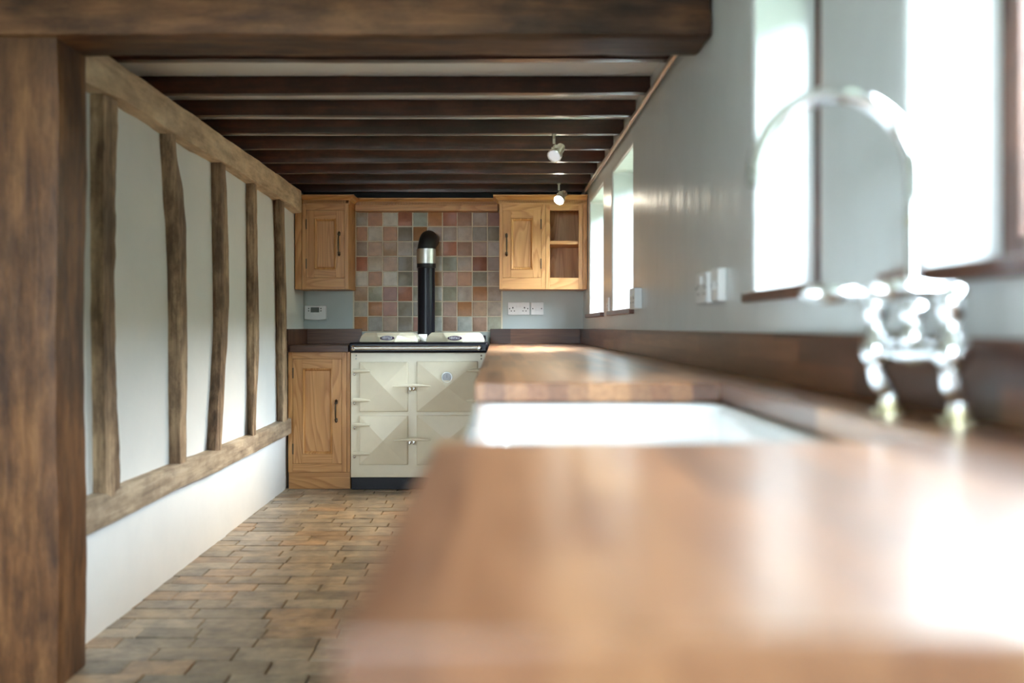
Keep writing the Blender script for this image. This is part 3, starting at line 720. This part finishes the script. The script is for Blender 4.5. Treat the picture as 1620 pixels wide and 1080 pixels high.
# belfast sink
t = thing('belfast_sink', (.215, 1.53, .60), 'white butler sink set under the cut-out in the long worktop', 'sink'); o3 = t.location.copy()
ox0, ox1, oy0, oy1 = -.045, .50, .97, 2.10; zr, zb_ = .856, .60
def rr(x0, x1, y0, y1, r, z, n=6):
    out = []
    for cx_, cy_, a0 in ((x1-r, y0+r, -PI/2), (x1-r, y1-r, 0), (x0+r, y1-r, PI/2), (x0+r, y0+r, PI)):
        for k in range(n+1): a = a0+PI/2*k/n; out.append((cx_+r*math.cos(a), cy_+r*math.sin(a), z))
    return out
ix0, ix1, iy0, iy1 = ox0+.035, .425, oy0+.05, 1.93
R = [rr(ox0, ox1, oy0, oy1, .02, zb_), rr(ox0, ox1, oy0, oy1, .02, zr-.006), rr(ox0+.006, ox1-.006, oy0+.006, oy1-.006, .02, zr),
     rr(ix0-.008, ix1+.008, iy0-.008, iy1+.008, .05, zr), rr(ix0, ix1, iy0, iy1, .045, zr-.008), rr(ix0+.008, ix1-.008, iy0+.008, iy1-.008, .045, zb_+.06),
     rr(ix0+.04, ix1-.04, iy0+.04, iy1-.04, .03, zb_+.035)]
emit(MB().rings(R), 'basin', 'ceramic', t, o3, smooth=50)
emit(MB().lathe((.19, 1.47, zb_+.0355), (0,0,1), [(.001, 0), (.045, 0), (.045, .003), (.03, .004), (.001, .002)], 24), 'drain', 'chrome', t, o3)

# cupboards under the long worktop, doors towards the aisle
for i, (y0, y1, lab) in enumerate([(4.35, 5.15, 'pine base cupboard under the long worktop, second from the far wall'), (5.16, 6.1, 'pine base cupboard under the long worktop, next to the range cooker'),
                                   (2.15, 3.25, 'pine base cupboard under the long worktop, just beyond the sink'), (3.26, 4.34, 'pine base cupboard under the middle of the long worktop'),
                                   (.42, .95, 'pine base cupboard under the near end of the long worktop'), (.97, 2.10, 'pine base cupboard under the white sink')]):
    W = y1-y0; zt_ = .855 if i < 5 else .597
    base_cupboard((.0, (y0+y1)/2, 0), W, .58, -W/2+.05, W/2-.05, .13, zt_-.03, W/2-.09, (zt_*.55, zt_*.67), -W/2+.05, (.25, zt_-.15), zt_, lab, rz=-PI/2)

# ------------------------------------------------------------------ bridge tap
t = thing('kitchen_tap', (.525, 1.24, .8975), 'chrome bridge mixer tap with swan neck and two levers behind the sink', 'tap'); o3 = t.location.copy()
pF, pN = Vector((.503, 1.31, 0)), Vector((.538, 1.17, 0)); pm = (pF+pN)/2; zw = .8975; zbr = H-.030
bF, bN = Vector((.520, 1.31, 0)), Vector((.548, 1.175, 0))
lab = None
for b_, q in ((bF, pF), (bN, pN)):
    m = MB(); m.lathe((b_.x, b_.y, zw), (0,0,1), [(.001, 0), (.026, 0), (.026, .003), (.020, .006), (.013, .010), (.013, .018), (.001, .018)], 28); emit(m, 'base_rose', 'brass', t, o3, smooth=50)
    m = MB(); pts = []
    for k in range(13):
        u = k/12; s_ = u*u*(3-2*u); pts.append((b_.x+(q.x-b_.x-.006*math.sin(PI*u))*s_, b_.y+(q.y-b_.y)*s_, zw+.012+(zbr-.012-zw-.012)*u))
    m.tube(pts, [.0085+.004*math.sin(PI*(k/12))**2+(.002 if k > 9 else 0) for k in range(13)], 18)
    m.ball((b_.x, b_.y, zw+.022), .012, 8)
    emit(m, 'leg', 'chrome', t, o3, smooth=60)
    m = MB(); m.lathe((q.x, q.y, zbr-.020), (0,0,1), [(.001, 0), (.012, 0), (.019, .008), (.021, .018), (.020, .030), (.015, .040), (.012, .048), (.0125, .060), (.016, .066), (.018, .076), (.018, .088), (.014, .096), (.001, .101)], 28)
    v = emit(m, 'valve_body', 'chrome', t, o3, smooth=60)
    zl = zbr+.074; L = .090
    dirv = Vector((-1, .10, 0)).normalized()
    m = MB(); m.tube([q+Vector((0,0,zl))+dirv*(L*k/8) for k in range(9)], [.008, .008, .0085, .0105, .0122, .0130, .0132, .0125, .008], 18); m.ball(q+Vector((0,0,zl))+dirv*L, .009, 8)
    emit(m, 'lever', 'chrome', v, o3, smooth=60)
m = MB(); A_ = pF+Vector((0,0,zbr)); B_ = pN+Vector((0,0,zbr))
m.tube([A_.lerp(B_, k/10) for k in range(11)], [.010, .010, .0115, .013, .015, .017, .015, .013, .0115, .010, .010], 20)
emit(m, 'bridge', 'chrome', t, o3, smooth=60)
sx = .523; sy = 1.24; ztop = H+.292; rad = .0955
m = MB(); m.lathe((sx, sy, zbr), (0,0,1), [(.014, 0), (.018, .012), (.019, .022), (.015, .032), (.014, .040), (.018, .046), (.018, .054), (.013, .060), (.001, .062)], 28); emit(m, 'spout_collar', 'chrome', t, o3, smooth=60)
path = [(sx, sy, zbr+.05), (sx, sy, zbr+.12), (sx, sy, ztop-rad*1.05)]; n = 22
for k in range(1, n+1):
    a = PI*k/n; path.append((sx-rad+rad*math.cos(a), sy+.02*math.sin(a/2), ztop-rad*1.05+rad*1.05*math.sin(a)))
path.append((sx-2*rad-.001, sy+.02, ztop-rad*1.05-.012))
m = MB(); m.tube(path, .0112, 20); emit(m, 'spout', 'chrome', t, o3, smooth=60)
m = MB()
for zz in (H+.125, H+.132): m.lathe((sx, sy, zz), (0,0,1), [(.0112, 0), (.0125, .001), (.0125, .003), (.0112, .004)], 20)
emits(m, 'spout_ring', 'brass', t, o3)

# ------------------------------------------------------------------ spotlights
def spot(jx, jy, label, on):
    zt = 1.912; t = thing('ceiling_spotlight', (jx, jy, zt-.15), label, 'spotlight', 'ceiling spotlights'); o3 = t.location.copy()
    d = Vector((-.42, -.66, -.60)).normalized(); k = Vector((jx+.006, jy-.004, zt-.058))
    emit(MB().lathe((jx, jy, zt+.004), (0,0,-1), [(.001, 0), (.011, 0), (.011, .006), (.0065, .009), (.0065, .045), (.001, .045)], 16), 'stem', 'nickel', t, o3, smooth=50)
    emit(MB().ball(k, .0115, 8).tube([k+Vector((-.018,.0,-.006)), k+Vector((.018,.0,-.006))], .006, 10), 'swivel', 'nickel', t, o3, smooth=50)
    b0 = k+Vector((.030, .012, .004))
    h = emit(MB().lathe(b0, d, [(.001, 0), (.017, .001), (.021, .006), (.022, .045), (.026, .055), (.031, .068), (.0335, .092), (.0315, .0935), (.029, .088), (.001, .086)], 32), 'lamp_head', 'nickel', t, o3, smooth=50)
    emit(MB().lathe(b0+d*.0865, d, [(.001, 0), (.0285, 0), (.0285, .002), (.02, .0045), (.001, .006)], 28), 'lamp_lens', 'lamp_on' if on else 'lamp_dim', h, o3, smooth=60)
    l = bpy.data.lights.new('spot_beam', 'SPOT'); l.energy = 75 if on else 6; l.color = (1, .76, .48); l.spot_size = math.radians(66); l.spot_blend = .9; l.shadow_soft_size = .025
    lo = bpy.data.objects.new('spot_beam', l); C.objects.link(lo); lo.location = b0+d*.098; lo.rotation_euler = (Vector((-.55, 4.9, 0))-lo.location if on else d).to_track_quat('-Z', 'Y').to_euler()
    return t
spot(.277, 4.665, 'nearer, unlit nickel spotlight hanging from a ceiling joist', False)
spot(.402, 6.265, 'far, glowing nickel spotlight in front of the right wall cupboard', True)

# ------------------------------------------------------------------ plates and thermostat
def plate(name, loc, rz, Wd, Hh, dep, label, kind):
    t = thing(name, loc, label, 'switch' if 'switch' in name or 'spur' in name else 'socket', rz=rz)   # local: face towards -y, wall at y=0
    emit(MB().box(-Wd/2, Wd/2, -dep, 0, 0, Hh), 'face_plate', 'plastic', t, bevel=.003, seg=3)
    hl = MB(); y = -dep-.0003
    if kind == 'double':
        for s in (-1, 1):
            cx_ = s*.040
            hl.box(cx_-.004+.0*s, cx_+.004, y, y+.001, .044, .054).box(cx_-.014, cx_-.007, y, y+.001, .024, .030).box(cx_+.007, cx_+.014, y, y+.001, .024, .030)
            hl.lathe((s*.062, y, .043), (0,-1,0), [(.001, 0), (.004, 0), (.004, .001), (.001, .001)], 10)
            emit(MB().box(s*.0095-.008, s*.0095+.008, -dep-.004, -dep-.0002, .052, .076), 'rocker_switch', 'plastic', t, bevel=.001)
    elif kind == 'spur':
        emit(MB().box(-.010, .020, -dep-.003, -dep-.0002, .030, .058), 'rocker_switch', 'plastic', t, bevel=.001)
        for s in (-1, 1): hl.lathe((s*.030, y, .043), (0,-1,0), [(.001, 0), (.004, 0), (.004, .001), (.001, .001)], 10)
    elif kind == 'switch':
        emit(MB().box(-.008, .008, -dep-.004, -dep-.0002, .030, .056), 'rocker_switch', 'plastic', t, bevel=.001)
        for s in (-1, 1): hl.lathe((s*.030, y, .043), (0,-1,0), [(.001, 0), (.003, 0), (.003, .001), (.001, .001)], 10)
    emit(hl, 'slots', 'hole', t); return t
yb = YB-.0005
plate('wall_socket', (px(820.5, YB), yb, pz(498, YB)), 0, .148, .086, .010, 'white double socket on the grey back wall under the right wall cupboard', 'double')
plate('fused_spur_switch', (px(849.7, YB), yb, pz(498, YB)), 0, .086, .086, .010, 'small square white switch right of the double socket on the back wall', 'spur')
xw = XR-.0005
plate('wall_socket', (xw, 2.815, H+.066), -PI/2, .148, .086, .022, 'white double socket on the right wall, beside the light switch', 'double')
plate('light_switch', (xw, 2.645, H+.068), -PI/2, .086, .086, .022, 'white light switch on the right wall, nearest plate to the window', 'switch')
plate('wall_socket', (xw, 4.165, H+.075), -PI/2, .148, .086, .032, 'white surface-mounted socket box on the right wall just before the second window', 'double')
plate('fused_spur_switch', (xw, 5.27, H+.07), -PI/2, .086, .086, .012, 'small white switch plate on the pier between the two far windows', 'switch')
t = thing('thermostat', (px(500, YB), YB-.0005, pz(506, YB)), 'white wall thermostat with a small grey screen under the left wall cupboard', 'thermostat')
W2 = .075; m = MB(); n = 10
bot = [(-W2+2*W2*k/n, .008*(1-((k/n-.5)*2)**2)*-1+.006) for k in range(n+1)]
outl = bot+[(W2, .098), (-W2, .098)]
m.rings([[(x, 0, z) for x, z in outl], [(x, -.022, z) for x, z in outl], [(x*.96, -.027, .05+(z-.05)*.95) for x, z in outl]])
emit(m, 'casing', 'plastic', t, bevel=.002)
emit(MB().box(-.032, .026, -.0285, -.0265, .052, .086), 'screen', 'lcd', t, bevel=.001)
m = MB()
for x in (-.045, .038):
    for z in (.062, .078): m.box(x-.004, x+.004, -.029, -.0265, z-.004, z+.004)
emits(m, 'button', 'lcd', t)
